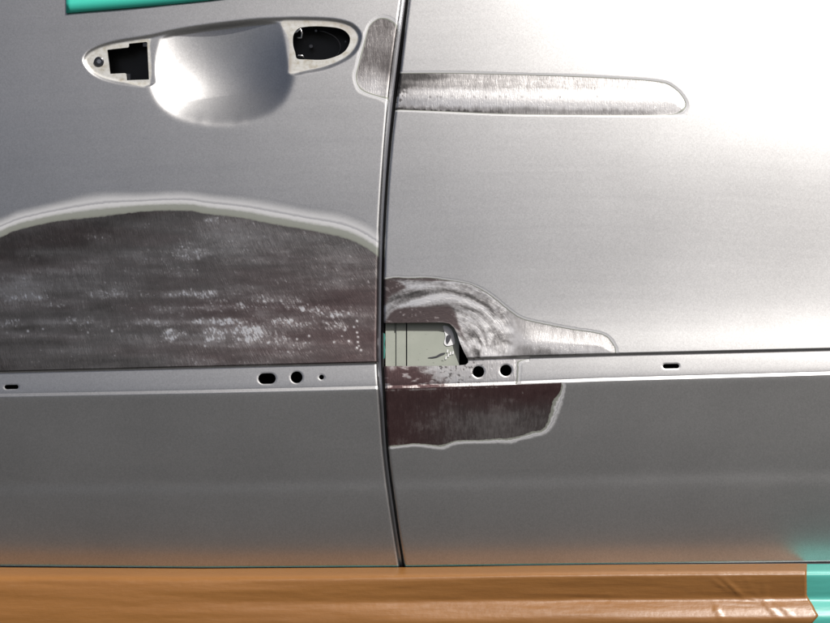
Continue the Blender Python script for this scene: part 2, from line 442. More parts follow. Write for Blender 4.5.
def surface_fields(x, y, side):
    ring = np.zeros_like(x); pol = np.zeros_like(x); red = np.zeros_like(x); rag = np.zeros_like(x); pad = np.zeros_like(x); scuff = np.zeros_like(x)
    scr = np.stack([x, y, np.zeros_like(x)], -1)
    patch = np.zeros(x.shape, int)
    strk = np.ones_like(x)
    def ringof(o, i, cap=3.0):
        a = sdf(x, y, o); b = sdf(x, y, i)
        return np.clip(np.where(a > 0, a / np.maximum(a - b, .4), 0), 0, cap), a
    if side == 'front':
        r1, a1 = ringof(BIG_OUT, BIG_IN)
        tl = interp(x, TOPL)
        r1 = np.where(y > tl + .3, 0, r1)
        r1 = np.where((a1 > 0) & (y > tl - 14) & (y < tl + .3), np.maximum(r1, 1.2 * (x > -45)), r1)
        patch[(a1 > 0) & (y < tl)] = 1
        r2, a2 = ringof(UPF_OUT, UPF_IN)
        patch[(a2 > 0)] = 2
        ring = np.maximum(r1, r2)
        rag = np.where(a1 > -3, .09, .05)
        # strokes: nearly vertical, leaning
        lean = -.20 - .32 * sstep(100, 330, x)
        u = x + lean * (y - 290) + 5*fbm(x/60, y/60, 5)
        v = y
        scr = np.where((a1 > 0)[..., None], np.stack([u, v, v*0], -1), np.stack([x, y, x*0], -1))
        n1 = fbm(x/26, y/9, 3); n2 = fbm(x/10, y/4, 8)
        p = .22 + .22*(n1 - .5) + .16*(fbm(x/38, y/16, 91) - .5) + .10 * (fbm(x/50, y/14, 31) - .5)
        p -= .20 * ell(x, y, 30, 240, 70, 18, -.25)
        p -= .10 * ell(x, y, 150, 214, 70, 8)
        p -= .08 * ell(x, y, 60, 358, 150, 12)
        p += .10 * ell(x, y, 30, 285, 55, 28)
        p += .10 * ell(x, y, 250, 238, 80, 22, .15)
        p += .10 * ell(x, y, 350, 262, 40, 20, .35)
        glint_bands = [(25, 298, 26, 3.2, .30), (105, 294, 22, 4, .36), (195, 294, 45, 3.5, .42), (255, 302, 36, 6, .36), (316, 309, 42, 5.5, .48, .22), (55, 305, 14, 2.5, .25),
                 (80, 321, 17, 4, .38), (8, 323, 12, 5, .34), (150, 323, 24, 3.5, .33), (225, 322, 36, 4, .42), (175, 333, 11, 6, .62), (214, 334, 14, 6.5, .66), (248, 332, 17, 9, .80),
                 (292, 323, 30, 5, .42), (338, 326, 11, 6, .60), (300, 349, 15, 6, .22), (190, 254, 18, 6, .34), (213, 219, 9, 3, .34), (100, 236, 12, 4, .22), (60, 240, 12, 3, .2),
                 (330, 283, 40, 6, .12), (145, 228, 14, 4, .2), (318, 320, 26, 4, .3, .15), (210, 308, 60, 4, .2), (272, 338, 16, 6, .35), (40, 255, 10, 4, .2), (347, 310, 16, 5, .2)]  # sun caught by the scratches, painted as bright streaks in the steel
        wx = x + 8*(fbm(x/14, y/14, 61) - .5); wy = y + 5*(fbm(x/9, y/30, 62) - .5)
        dn = np.zeros_like(p)
        for b in glint_bands:
            a = b[5] if len(b) > 5 else 0
            dn = np.maximum(dn, b[4] * ell(wx, wy, b[0], b[1], b[2]*1.05, b[3]*1.1, a, 4.0))
        dn = np.clip(1.25 * dn * (.55 + .9*n2), 0, 1)
        dn = dn + .10*sstep(.5, .8, fbm(x/24, y/7, 44)) * sstep(225, 250, y)
        uu = u + .8*vn(x/7, y/7, 4)
        hs = .55*vn(uu/1.05, y/3.2, 15) + .3*vn(uu/1.6 + y/2.4, y/1.7, 16) + .15*_hash(np.floor(x), np.floor(y), 18)
        blk = vn(x/13, y/5, 47); dn = dn*(.5 + 1.0*blk)
        br = sstep(.70 - .42*dn, 1.04 - .36*dn, hs) * sstep(.0, .08, dn)
        p += br * (.42 + .45*dn) + .20*dn
        p += .30*(fbm(x/70 + y/60, y/7, 48) - .5) * sstep(225, 260, y) + .05*(vn((x - .4*y)/4, y/26, 49) - .5) - .10*ell(x, y, 40, 245, 130, 16, -.2) + .07*ell(x, y, 240, 335, 120, 18)
        # sun sparkle of single scratches, painted as bright specks
        sp = _hash(np.floor(u/1.3), np.floor(y/2.2), 9)
        dens = .15 + .85*np.clip((p - .2)*2, 0, 1)
        p += .55 * (sp > 1 - .035*dens) * dens
        for cx, cy in [(357, 321), (354, 327), (357, 332.5), (358, 337), (358, 342), (359, 346), (357, 347.8), (361, 350), (342, 336), (349, 341), (334, 342), (297, 339), (345, 330), (28, 331), (43, 329), (88, 332.5), (112, 331), (205, 346), (268, 343), (309, 336)]:
            p += 1.0 * np.exp(-((x - cx)**2 + (y - cy)**2) / (.4 + .8*abs(math.sin(cx*7))))
        pu = .30 + .55*sstep(60, 92, y)*(1 - .5*sstep(384, 392, x + (y-70)*.15)) + .25*(fbm(x/3, y/14, 4) - .5) - .18*ell(x, y, 392, 68, 12, 10)
        pol = np.where(a2 > 0, pu, p)
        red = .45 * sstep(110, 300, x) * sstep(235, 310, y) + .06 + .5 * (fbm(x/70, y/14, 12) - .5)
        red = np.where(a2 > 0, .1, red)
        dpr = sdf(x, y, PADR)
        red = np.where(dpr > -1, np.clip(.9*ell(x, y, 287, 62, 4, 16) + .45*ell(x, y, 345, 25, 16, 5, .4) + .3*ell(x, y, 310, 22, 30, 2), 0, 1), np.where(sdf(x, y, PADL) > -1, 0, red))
        pd = np.maximum(sstep(-.8, .8, sdf(x, y, PADL)), sstep(-.8, .8, sdf(x, y, PADR)))
        pad = pd
        # worn brown edge at the right pad / channel end
        patch[(sdf(x, y, HANDLE) > -2) | ((sdf(x, y, BOWL) > 0) & (y > 30))] = 3
        tb = interp(x, BOTL)
        patch[(y > tl) & (y < tb)] = 4
        scuff = sstep(395, 470, y)
    else:
        tl = interp(x, TOPL); tb = interp(x, BOTL)
        r1, a1 = ringof(UPR_OUT, UPR_IN)
        r2, a2 = ringof(CUT_OUT, CUT_IN)
        r3, a3 = ringof(LOW_OUT, LOW_IN)
        r2 = np.where(y > tb + .5, 0, r2)
        r2 = np.where((y > tl - 6) & (y < tl + .5) & (x < 613), np.maximum(r2, 1.2), r2)
        r2 = np.where((y > tl + .5) & (x > 530), 0, r2)
        r2 = np.where((y > tb - 5) & (y <= tb + .5) & (x < 515), np.maximum(r2, 1.2), r2)
        r3 = np.where(y < tb - .5, 0, r3)
        r3 = np.where((y >= tb - .5) & (y < tb + 6) & (x < 559), 1.2, r3)
        patch[a1 > 0] = 1
        patch[(a2 > 0) & (y < tb) & ((y < tl) | (x < 530))] = 2
        patch[(a3 > 0) & (y > tb)] = 5
        ch = (y > tl) & (y < tb) & (patch == 0)
        patch[ch] = 4
        ring = np.maximum(np.maximum(r1, r2), r3)
        rag = np.where(a1 > -3, .06, np.where(a3 > -2, .45, .35))
        # upper moulding seat
        cc = 93 + (x - 400)*.008
        pu = .46 + .50*sstep(86, 92, y - (x-400)*.01 + 1.5*fbm(x/9, y*0, 71)) + .2*(fbm(x/2.2, y/9, 4) - .5)
        pu -= .50 * sstep(104, 109, y + 2.5*(fbm(x/4, y/20, 6) - .5)*2 - (x-400)*.012) * (1 - .6*sstep(640, 670, x))
        pu -= .45 * sstep(108.5, 110.5, y + 3*(fbm(x/3, y/20, 7) - .5)*2 - (x-400)*.012) * (1 - sstep(440, 540, x))
        pu -= .55 * ell(x, y, 398, 96, 10, 16, 0, 4) * (fbm(x/4, y/5, 8) > .42)
        pu -= .45 * ell(x, y, 415, 76.5, 34, 4, 0, 3) * (.4 + fbm(x/4, y/3, 9))
        pu -= .22*(1 - sstep(402, 450, x))*(.5 + fbm(x/6, y/2.5, 19))
        for cx in (430, 437, 441, 452, 463, 474, 486, 500, 506, 522, 541, 560, 597):
            pu -= .55 * np.exp(-((x - cx)**2 + (y - 96.5 - .6*math.sin(cx))**2) / 1.0)
        # round the cut-out: swirling arcs
        cx0, cy0 = 437, 352
        r = np.hypot((x - cx0)*.8, y - cy0); an = np.arctan2(y - cy0, x - cx0)
        cx1, cy1 = 520, 300
        rb = np.hypot(x - cx1, y - cy1)
        arcs = fbm(r/6 + 1.5*fbm(x/30, y/30, 40), an*1.1, 21, 2)
        arcs2 = fbm(rb/8, np.arctan2(y - cy1, x - cx1)*1.4, 22, 2)
        selb = sstep(.45, .6, fbm(x/22, y/22, 23)) * sstep(455, 475, x)
        arc = arcs*(1 - selb) + arcs2*selb
        pc = .64 + 2.0*(arc - .5) + .22*(fbm(x/2.2, y/2.2, 25) - .5)
        pc += .28*(vn(an*55, r/1.3, 81) - .5) + .25*(vn(x/1.3, y/3.5, 82) - .5)*sstep(335, 350, y)
        pc += .45 * ell(x, y, 432, 288, 34, 4.5, .10, 3) + .3*ell(x, y, 470, 297, 22, 5, .5, 3)
        pc -= .15 * ell(x, y, 432, 304, 34, 8, .05, 3)
        dark = np.maximum(sstep(0, 4, sdf(x, y, smoothpoly([(380, 278), (395, 279), (403, 283), (407, 288), (400, 292), (390, 298), (386, 305), (378, 310)], 3)) + 2*fbm(x/4, y/4, 2)),
                          sstep(0, 5, sdf(x, y, smoothpoly([(386, 326), (389, 314), (397, 307), (420, 306), (447, 305), (455, 312), (459, 322), (464, 340), (456, 330), (440, 324)], 3)) + 3*fbm(x/5, y/4, 3)))
        dark = np.maximum(dark, .8 * sstep(0, 2, 279.8 + 2.2*fbm(x/9, y*0, 77) + .03*(x-400) - y) * (x < 470))
        pc = pc*(1 - dark) + (.14 + .25*(fbm(x/4, y/3, 30) > .72)) * dark
        tailm = sstep(500, 530, x)
        tn = (y - interp(x, [(500, 318), (617, 338)])) / 30
        pt = .58 + .3*np.exp(-((tn - .55)/.22)**2) - .22*sstep(.75, .9, tn + .3*(fbm(x/5, y/20, 33) - .5)) + .25*(fbm(x/3, y/12, 34) - .5)
        pc = pc*(1 - tailm) + pt*tailm
        # channel floor by the cut-out: maroon to the left, spattered bare to the right
        inch = y > tl + .5
        sp = fbm(x/5, y/4, 41)
        lf = sstep(412, 446, x + 24*(sp - .5) - (y - 372)*1.2)
        pch = (.15 + .5*sstep(.56, .72, fbm(x/9, y/3, 43)) + .5*ell(x, y, 392, 367, 5, 4)) * (1 - lf) + (.72 + .2*(fbm(x/12, y/5, 45) - .5) - .5*sstep(.66, .74, fbm(x/3, y/2.5, 42))*sstep(505, 470, x)) * lf
        pc = np.where(inch, pch, pc)
        plow = .22 + .26*(fbm(x/16, y/8, 51) - .5) + .08*sstep(395, 425, y) + .12*ell(x, y, 500, 418, 40, 16) + .14*(vn(x/1.6, y/9, 52) - .5)
        plow += .35*(_hash(np.floor(x/1.5), np.floor(y/2.0), 3) > .998)
        plow += .5*sstep(-.2, .9, vn(x/1.6, y/1.6, 99) - .25) * (np.abs(y - tb - 2) < .9) * (x < 500)
        pol = np.where(a1 > 0, pu, np.where((a3 > 0) & (y > tb), plow, pc))
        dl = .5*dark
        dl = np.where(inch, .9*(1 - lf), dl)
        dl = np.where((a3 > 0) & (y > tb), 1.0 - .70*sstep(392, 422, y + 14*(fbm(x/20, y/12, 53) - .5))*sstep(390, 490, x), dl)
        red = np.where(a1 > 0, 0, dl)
        # strokes
        su = np.where(a1 > 0, x, np.where(inch | (y > tb), x, r))
        strk = np.where((a1 > 0) | inch, 1, np.clip(np.abs(tailm - .5)*2, 0, 1) * (1 - .8*sstep(.25, .6, tailm)*(1 - sstep(.6, 1, tailm))))
        strk = np.where((np.abs(y - tl - .5) < 1.6) | ((a2 > 0) & (r < 9)), 0, strk)
        sv = np.where(a1 > 0, y, np.where(inch | (y > tb), y, an*40))
        su = np.where((tailm > .5) & (a1 <= 0), x + .2*y, su); sv = np.where((tailm > .5) & (a1 <= 0), y, sv)
        scr = np.stack([su, sv, su*0], -1)
        scuff = sstep(395, 430, y)
        pad = np.zeros_like(x)
        # light lacquer edge across the channel
    return dict(ring=ring, polish_glint=np.clip(pol, 0, 1.2), red=np.clip(red, 0, 1), rag=rag, pad=pad, scuff=scuff, scr=scr, strk=strk), patch

def build_door(side, car, label):
    q = np.concatenate([np.arange(-160, -12, 6.0), np.arange(-12, 363, 1.0), np.arange(363, 392, .5), np.arange(392, 564, 1.0), [564, 565, 565.8, 566.4, 566.8, 567.0]])
    hem_e = np.array([0, .35, .9, 1.6, 2.5])
    e = np.concatenate([hem_e, np.arange(3.5, 445 if side == 'rear' else 412, 1.0)])
    e = np.concatenate([e, np.arange(e[-1] + 6, 780, 8.0)])
    Q, E = np.meshgrid(q, e, indexing='ij')
    edge_pts = LX if side == 'front' else RX
    PY = Q.copy()
    sg = -1 if side == 'front' else 1
    for _ in range(4):
        X = sm_interp(PY, edge_pts) + sg * E
        PY = q_to_py(Q, X)
    cut = FRONT_HOLES if side == 'front' else REAR_HOLES
    # holes: snap boundary vertices on to the outline
    H = np.full(X.shape, -1e9)
    for hpoly in cut:
        H = np.maximum(H, sdf(X, PY, hpoly))
    fc = (H[:-1, :-1] + H[1:, :-1] + H[:-1, 1:] + H[1:, 1:]) / 4
    keep = fc < 0
    nk = np.zeros(X.shape, int); na = np.zeros(X.shape, int)
    for a in (0, 1):
        for b in (0, 1):
            nk[a:a + keep.shape[0], b:b + keep.shape[1]] += keep
            na[a:a + keep.shape[0], b:b + keep.shape[1]] += 1
    bnd = (nk > 0) & (nk < na) & (np.abs(H) < 3)
    X0, P0 = X.copy(), PY.copy()
    for it in range(4):
        bx = X[bnd]; by = PY[bnd]
        def hv(x, y):
            r = np.full(x.shape, -1e9)
            for hp in cut: r = np.maximum(r, sdf(x, y, hp))
            return r
        h0 = hv(bx, by); gx = (hv(bx + .1, by) - hv(bx - .1, by)) / .2; gy = (hv(bx, by + .1) - hv(bx, by - .1)) / .2
        g2 = gx*gx + gy*gy + .05
        X[bnd] = bx - h0 * gx / g2; PY[bnd] = by - h0 * gy / g2
    # depth; q of the moved points is close enough to the old one away from ledges
    Qm = Q + (PY - P0)
    Y = base_y(Qm, X)
    Yd = dent(X, PY, side)
    # rounded shut line edge
    R = 2.5
    ee = np.clip(E, 0, R)
    Y = Y + Yd + (R - np.sqrt(np.maximum(R*R - (R - ee)**2, 0))) * S
    eb = np.clip(567 - Q, 0, R)
    Y = Y + (R - np.sqrt(np.maximum(R*R - (R - eb)**2, 0))) * S
    # hem columns going inward
    def xyz(X, PY, Y):
        k = S * (D + Y) / D
        return np.stack([(X - 415)*k, Y, CZ - (PY - 311.5)*k], -1)
    G = xyz(X, PY, Y)
    # normals
    du = np.gradient(G, axis=1); dv = np.gradient(G, axis=0)
    N = np.cross(du, dv); N /= np.linalg.norm(N, axis=-1, keepdims=True) + 1e-12
    N = np.where(N[..., 1:2] > 0, -N, N)
    attrs, patch = surface_fields(X, PY, side)
    attrs['pix'] = np.stack([X, PY, Y*1000], -1)
    nq, ne = X.shape
    idx = np.arange(nq*ne).reshape(nq, ne)
    F = np.stack([idx[:-1, :-1], idx[1:, :-1], idx[1:, 1:], idx[:-1, 1:]], -1)
    if side == 'rear':
        F = F[..., ::-1][..., [0, 1, 2, 3]]
    F = F[..., ::-1] if side == 'front' else F
    fpatch = patch[:-1, :-1]
    # orientation: outward is -Y
    f0 = F[5, 20]; Gf = G.reshape(-1, 3)
    nn = np.cross(Gf[f0[1]] - Gf[f0[0]], Gf[f0[2]] - Gf[f0[0]])
    if nn[1] > 0: F = F[..., ::-1]
    flat = {k: (v.reshape(-1, 3) if v.ndim == 3 else v.ravel()) for k, v in attrs.items()}
    Nf = N.reshape(-1, 3)
    # rims: from boundary edges of the kept faces inward
    kp = keep
    rims = []
    def add_rim(ia, ib):
        rims.append((ia, ib))
    fi, fj = np.nonzero(~kp)
    for i, j in zip(fi, fj):
        if i > 0 and kp[i-1, j]: add_rim(idx[i, j], idx[i, j+1])
        if i < nq-2 and kp[i+1, j]: add_rim(idx[i+1, j], idx[i+1, j+1])
        if j > 0 and kp[i, j-1]: add_rim(idx[i, j], idx[i+1, j])
        if j < ne-2 and kp[i, j+1]: add_rim(idx[i, j+1], idx[i+1, j+1])
    for i in range(nq-1):
        if kp[i, 0]: add_rim(idx[i, 0], idx[i+1, 0])
    for j in range(ne-1):
        if kp[nq-2, j]: add_rim(idx[nq-1, j], idx[nq-1, j+1])
    rims = np.array(rims)
    depth = np.where(E.ravel() < .01, .016, np.where(Q.ravel() > 566.9, .012, .0022))
    ra, rb = rims[:, 0], rims[:, 1]
    base = len(Gf)
    inner = lambda ids: Gf[ids] + np.stack([0*depth[ids], depth[ids], 0*depth[ids]], -1)
    RV = np.concatenate([Gf[ra], Gf[rb], inner(rb), inner(ra)])
    n = len(ra)
    RF = np.stack([np.arange(n), np.arange(n) + n, np.arange(n) + 2*n, np.arange(n) + 3*n], -1)
    rimattr = {k: np.concatenate([v[ra], v[rb], v[rb], v[ra]]) for k, v in flat.items()}
    rn = np.cross(RV[n:2*n] - RV[:n], np.tile([0, 1.0, 0], (n, 1))); rn /= np.linalg.norm(rn, axis=1, keepdims=True) + 1e-12
    RN = np.concatenate([rn]*4)
    # pieces
    names = {0: ('car_door', None), 1: ('sanded_patch', None), 2: ('sanded_patch', None), 3: ('handle_recess', None), 4: ('trim_channel', None), 5: ('sanded_patch', None)}
    lab = {('front', 1): 'large arched sanded area of dark scratched steel with pale feathered edge',
           ('front', 2): 'small sanded tab shaped patch beside the door gap',
           ('front', 3): 'hollow behind the missing door handle with cream worn ends',
           ('rear', 1): 'long narrow sanded strip of bright bare metal with rounded end',
           ('rear', 2): 'swirled bare metal patch around the square cut-out, tapering to a tail',
           ('rear', 5): 'dark maroon sanded rectangle with ragged grey edge below the channel'}
    root = None; made = {}
    for pid in (0, 1, 2, 3, 4, 5):
        sel = kp & (fpatch == pid)
        if not sel.any(): continue
        Fs = F[sel].reshape(-1, 4)
        used, inv = np.unique(Fs, return_inverse=True)
        Fs = inv.reshape(-1, 4)
        V = Gf[used]; NN = Nf[used]; at = {k: v[used] for k, v in flat.items()}
        if pid == 0:
            off = len(V)
            V = np.concatenate([V, RV]); NN = np.concatenate([NN, RN]); Fs = np.concatenate([Fs, RF + off])
            at = {k: np.concatenate([at[k], rimattr[k]]) for k in at}
        me = mesh_np(names[pid][0], V, Fs, NN, True, at)
        o = obj(names[pid][0], me, M_DOOR, car if pid == 0 else root, label if pid == 0 else lab.get((side, pid)))
        if pid == 0: root = o
        made[pid] = o
    return root, made

# ---------------------------------------------------------------- small solid helpers (drawing coordinates + depth)
def prism(name, poly, y0, y1, mat, parent=None, bevel=0.0, follow=False, **kw):
    """a plate: outline poly in drawing mm, front face at depth y0, back at y1 (m)"""
    n = len(poly)
    V = []
    place = globals()['place']
    if follow:      # depths are measured from the (unpressed) door skin, so the plate lies parallel to it
        place = lambda x, y, d: globals()['place'](x, y, d + float(np.interp(y, [300, 364], [np.interp(300, qf, yprof), np.interp(364, qf, yprof)])) if y < 364 else d + float(np.interp(364, qf, yprof)) - (y - 364)*.00022)
    if bevel:
        c = np.mean(np.array(poly), axis=0)
        ins = [(x + (c[0]-x)*bevel/max(1e-6, math.hypot(c[0]-x, c[1]-y)), y + (c[1]-y)*bevel/max(1e-6, math.hypot(c[0]-x, c[1]-y))) for x, y in poly]
        V += [place(x, y, y0) for x, y in ins]; V += [place(x, y, y0 + bevel*S*.8) for x, y in poly]; V += [place(x, y, y1) for x, y in poly]
        rings = 3
    else:
        V += [place(x, y, y0) for x, y in poly]; V += [place(x, y, y1) for x, y in poly]
        rings = 2
    F = [tuple(range(n))[::-1]]
    for r in range(rings - 1):
        for i in range(n):
            j = (i + 1) % n
            F.append((r*n + i, r*n + j, (r+1)*n + j, (r+1)*n + i))
    F.append(tuple(range((rings-1)*n, rings*n)))
    me = bpy.data.meshes.new(name)
    me.from_pydata(V, [], F); me.update()
    import bmesh
    bm = bmesh.new(); bm.from_mesh(me); bmesh.ops.recalc_face_normals(bm, faces=bm.faces); bm.to_mesh(me); bm.free()
    return obj(name, me, mat, parent, **kw)

def tube(name, pts, r, mat, parent=None, n=8, **kw):
    """round bar through drawing points (px, py, depth m), radius m"""
    P = [Vector(place(*p)) for p in pts]
    V, F = [], []
    for i, p in enumerate(P):
        t = (P[min(i+1, len(P)-1)] - P[max(i-1, 0)]).normalized()
        a = t.cross(Vector((0, 1, 0)));
        if a.length < .1: a = t.cross(Vector((1, 0, 0)))
        a.normalize(); b = t.cross(a)
        rr = r[i] if isinstance(r, (list, tuple)) else r
        for k in range(n):
            w_ = 2*math.pi*k/n
            V.append(p + a*math.cos(w_)*rr + b*math.sin(w_)*rr)
    for i in range(len(P)-1):
        for k in range(n):
            F.append((i*n + k, i*n + (k+1) % n, (i+1)*n + (k+1) % n, (i+1)*n + k))
    F.append(tuple(range(n))[::-1]); F.append(tuple(range((len(P)-1)*n, len(P)*n)))
    me = bpy.data.meshes.new(name); me.from_pydata([tuple(v) for v in V], [], F); me.update()
    for p in me.polygons: p.use_smooth = True
    return obj(name, me, mat, parent, **kw)

def box(name, x0, x1, y0, y1, d0, d1, mat, parent=None, **kw):
    return prism(name, [(x0, y0), (x1, y0), (x1, y1), (x0, y1)], d0, d1, mat, parent, **kw)

# ---------------------------------------------------------------- the setting
gm = bpy.data.meshes.new('ground')
gm.from_pydata([(-80, -80, 0), (80, -80, 0), (80, 80, 0), (-80, 80, 0)], [], [(0, 1, 2, 3)])
obj('ground', gm, M_GROUND, kind='structure')

# ---------------------------------------------------------------- the car
car = bpy.data.objects.new('car', None)
car.location = (0, 0.1, 0)
COL.objects.link(car)
bpy.context.view_layer.update()
car['label'] = 'side of a silver car with two closed doors stripped and sanded for repainting'
car['category'] = 'car'

front, fp = build_door('front', car, 'front door on the left with empty handle hollow and large arched sanded area')
rear, rp = build_door('rear', car, 'rear door on the right with a square cut-out and bright sanded strips')
# parts were made in world coordinates: cancel the root's offset
for o in (front, rear):
    o.matrix_parent_inverse = car.matrix_world.inverted()
def body_part(o):
    o.matrix_parent_inverse = car.matrix_world.inverted(); return o

# door inner skins: near black for the shade of the cavity, 45 mm behind the outer skin
def follow_sheet(name, x0, x1, q0, q1, off, mat, parent, nx=20, nq=60, **kw):
    xs = np.linspace(x0, x1, nx); qs = np.linspace(q0, q1, nq)
    V = []; F = []
    for q_ in qs:
        for x_ in xs:
            y_ = float(np.interp(q_, qf, yprof)) + off
            V.append(place(x_, float(q_to_py(np.array(q_), np.array(x_))), y_))
    for i in range(nq-1):
        for j in range(nx-1):
            F.append((i*nx + j, (i+1)*nx + j, (i+1)*nx + j + 1, i*nx + j + 1))
    me = mesh_np(name, V, F)
    return obj(name, me, mat, parent, **kw)
follow_sheet('inner_panel', -360, 366, -160, 560, .055, M_DARK, front)
follow_sheet('inner_panel', 400, 1180, -160, 560, .055, M_DARK, rear)
# pillar seen through the shut line, with its rubber seal
def ribbon(name, inner_pts_off, q0, q1, widths, depth, mat, parent, **kw):
    qs = np.linspace(q0, q1, 60); V = []; F = []
    for q_ in qs:
        l = float(sm_interp(np.array(q_), LX)); r = float(sm_interp(np.array(q_), RX))
        yb = float(np.interp(q_, qf, yprof))
        for (w_, d_) in inner_pts_off:
            V.append(place((l + r)/2 + w_, q_, yb + d_))
    m = len(inner_pts_off)
    for i in range(59):
        for j in range(m-1):
            F.append((i*m + j, (i+1)*m + j, (i+1)*m + j + 1, i*m + j + 1))
    me = mesh_np(name, V, F); return obj(name, me, mat, parent, **kw)
body_part(ribbon('door_pillar', [(-26, .050), (-14, .020), (-3, .0125), (2.0, .0120), (6, .0155), (14, .022), (30, .050)], -160, 566, None, None, M_SILVER, car))
body_part(ribbon('door_seal', [(.6, .0118), (1.2, .0085), (2.6, .0075), (4.4, .0085), (5.2, .0118)], -160, 566, None, None, M_RUBBER, car))

# ---- inside the cut-out of the rear door
def pale_material():
    t = NT('pale_olive_primer')
    tc = t.n('ShaderNodeTexCoord').outputs['Object']
    n = t.noise(tc, 55, 4, .6)
    n2 = t.noise(t.vscale(tc, (120, 1, 420)), 1, 3, .6)
    c = t.mix(n, (.265, .285, .24), (.345, .36, .31))
    chip = t.mapr(n2, .66, .69)
    t.set(Base_Color=t.mix(chip, c, (.10, .11, .09)), Roughness=.45)
    return t.m
M_PALE = pale_material()
M_TEAL = simple('teal_masking_film', (.045, .52, .40), .45, 0, .05, 8)
M_CHIPW = simple('white_chipped_paint', (.7, .7, .7), .5)
yb = float(np.interp(345, qf, yprof))
box('inner_bracket', 385.6, 394.2, 316, 371, .0068, .010, M_PALE, rear, follow=True, label='pale olive metal strip behind the left side of the cut-out')
box('inner_bracket', 396.4, 405.9, 316, 371, .0068, .010, M_PALE, rear, follow=True)
box('inner_bracket', 394.2, 396.4, 316, 371, .0085, .011, M_PALE, rear, follow=True)
box('inner_bracket', 407.2, 459, 316, 371, .0068, .010, M_PALE, rear, follow=True, label='pale olive metal plate seen through the square cut-out')
prism('paint_chip', smoothpoly([(443, 326), (449, 327), (453, 333), (455, 343), (452, 345), (447, 346), (444, 343), (445.5, 336)], 3), .0062, .0072, M_CHIPW, rear, follow=True)
prism('paint_chip', smoothpoly([(446.5, 336), (450, 335), (450.5, 339), (447.5, 344), (446, 341)], 3), .0058, .0063, M_SCREW, rear, follow=True)
prism('paint_chip', smoothpoly([(428, 357.6), (436, 356), (440, 353.6), (445, 352.6), (444.5, 354.2), (440, 356), (437, 357.4), (432, 358.2)], 3), .0064, .0072, M_SCREW, rear, follow=True)
for i, (cx, cy) in enumerate([(446, 358), (448.5, 355.5), (450.5, 353.5), (453, 353), (447.5, 351.3)]):
    prism('paint_chip', [(cx-1, cy+1.4), (cx-.4, cy-1.8), (cx+.9, cy-1.6), (cx+.5, cy+1.2)], .0061, .0072, M_CHIPW, rear, follow=True)
prism('film_scrap', [(383.6, 333), (385.0, 334), (385.6, 338), (384.6, 344), (385.6, 350), (384.8, 358), (383.6, 359)], .002, .003, simple('dull_teal_film', (.02, .16, .13), .5), rear, follow=True)

# ---- handle hollow, left end: screw, tab, latch box
yl = float(np.interp(60, qf, yprof)) + .0032
def disc_pts(cx, cy, r, n=20, a0=0.0):
    return [(cx + r*math.cos(a0 + 2*math.pi*k/n), cy + r*math.sin(a0 + 2*math.pi*k/n)) for k in range(n)]
scr_root = prism('screw', disc_pts(99, 61.5, 5.0), yl - .0010, yl + .004, M_SCREW, front, bevel=1.2)
prism('screw_socket', disc_pts(99, 61.3, 2.3, 6), yl - .0014, yl - .0009, M_STEEL, scr_root)
def at_q(q_): return float(np.interp(q_, qf, yprof))
box('latch_tab', 126.6, 130.4, 73.6, 80, yl + .002, yl + .008, M_SCREW, front)
box('latch_tab', 143, 147.4, 43, 46.4, yl + .004, yl + .010, M_SCREW, front)
box('latch_housing', 104, 152, 40, 84, yl + .030, yl + .034, M_PLASTIC, front)
# right end: black lock housing with ring, wires and clips
yr = at_q(45) + .0032
box('lock_housing', 288, 356, 20, 66, yr + .030, yr + .034, M_PLASTIC, front)
tube('spring_clip', [(294, 33, yr+.006), (297, 31.5, yr+.004), (300.5, 29, yr+.004), (302, 33, yr+.005), (301.5, 37.5, yr+.006), (297, 38, yr+.007)], .0010, M_STEEL, front)
tube('spring_clip', [(295.5, 58.5, yr+.006), (299, 55.2, yr+.004), (302.5, 55.8, yr+.004), (304, 58.6, yr+.006)], .0011, M_STEEL, front)
tube('wire_ring', [(312 + 30*math.cos(a)*.95, 47 + 17*math.sin(a), yr + .014) for a in np.linspace(-1.35, .95, 14)], .0006, M_SCREW, front)
prism('rivet', disc_pts(311, 46, 1.8), yr + .016, yr + .026, M_SCREW, front)
prism('rivet', disc_pts(316, 30.6, 1.2), yr + .012, yr + .02, M_SCREW, front)
prism('rivet', disc_pts(345.5, 41.5, .9), yr + .012, yr + .02, M_SCREW, front)
prism('plug', disc_pts(462.4, 373.2, 2.0), at_q(375) - .0004, at_q(375) + .002, simple('pale_body_plug', (.5, .47, .38), .5), rear, bevel=.6)

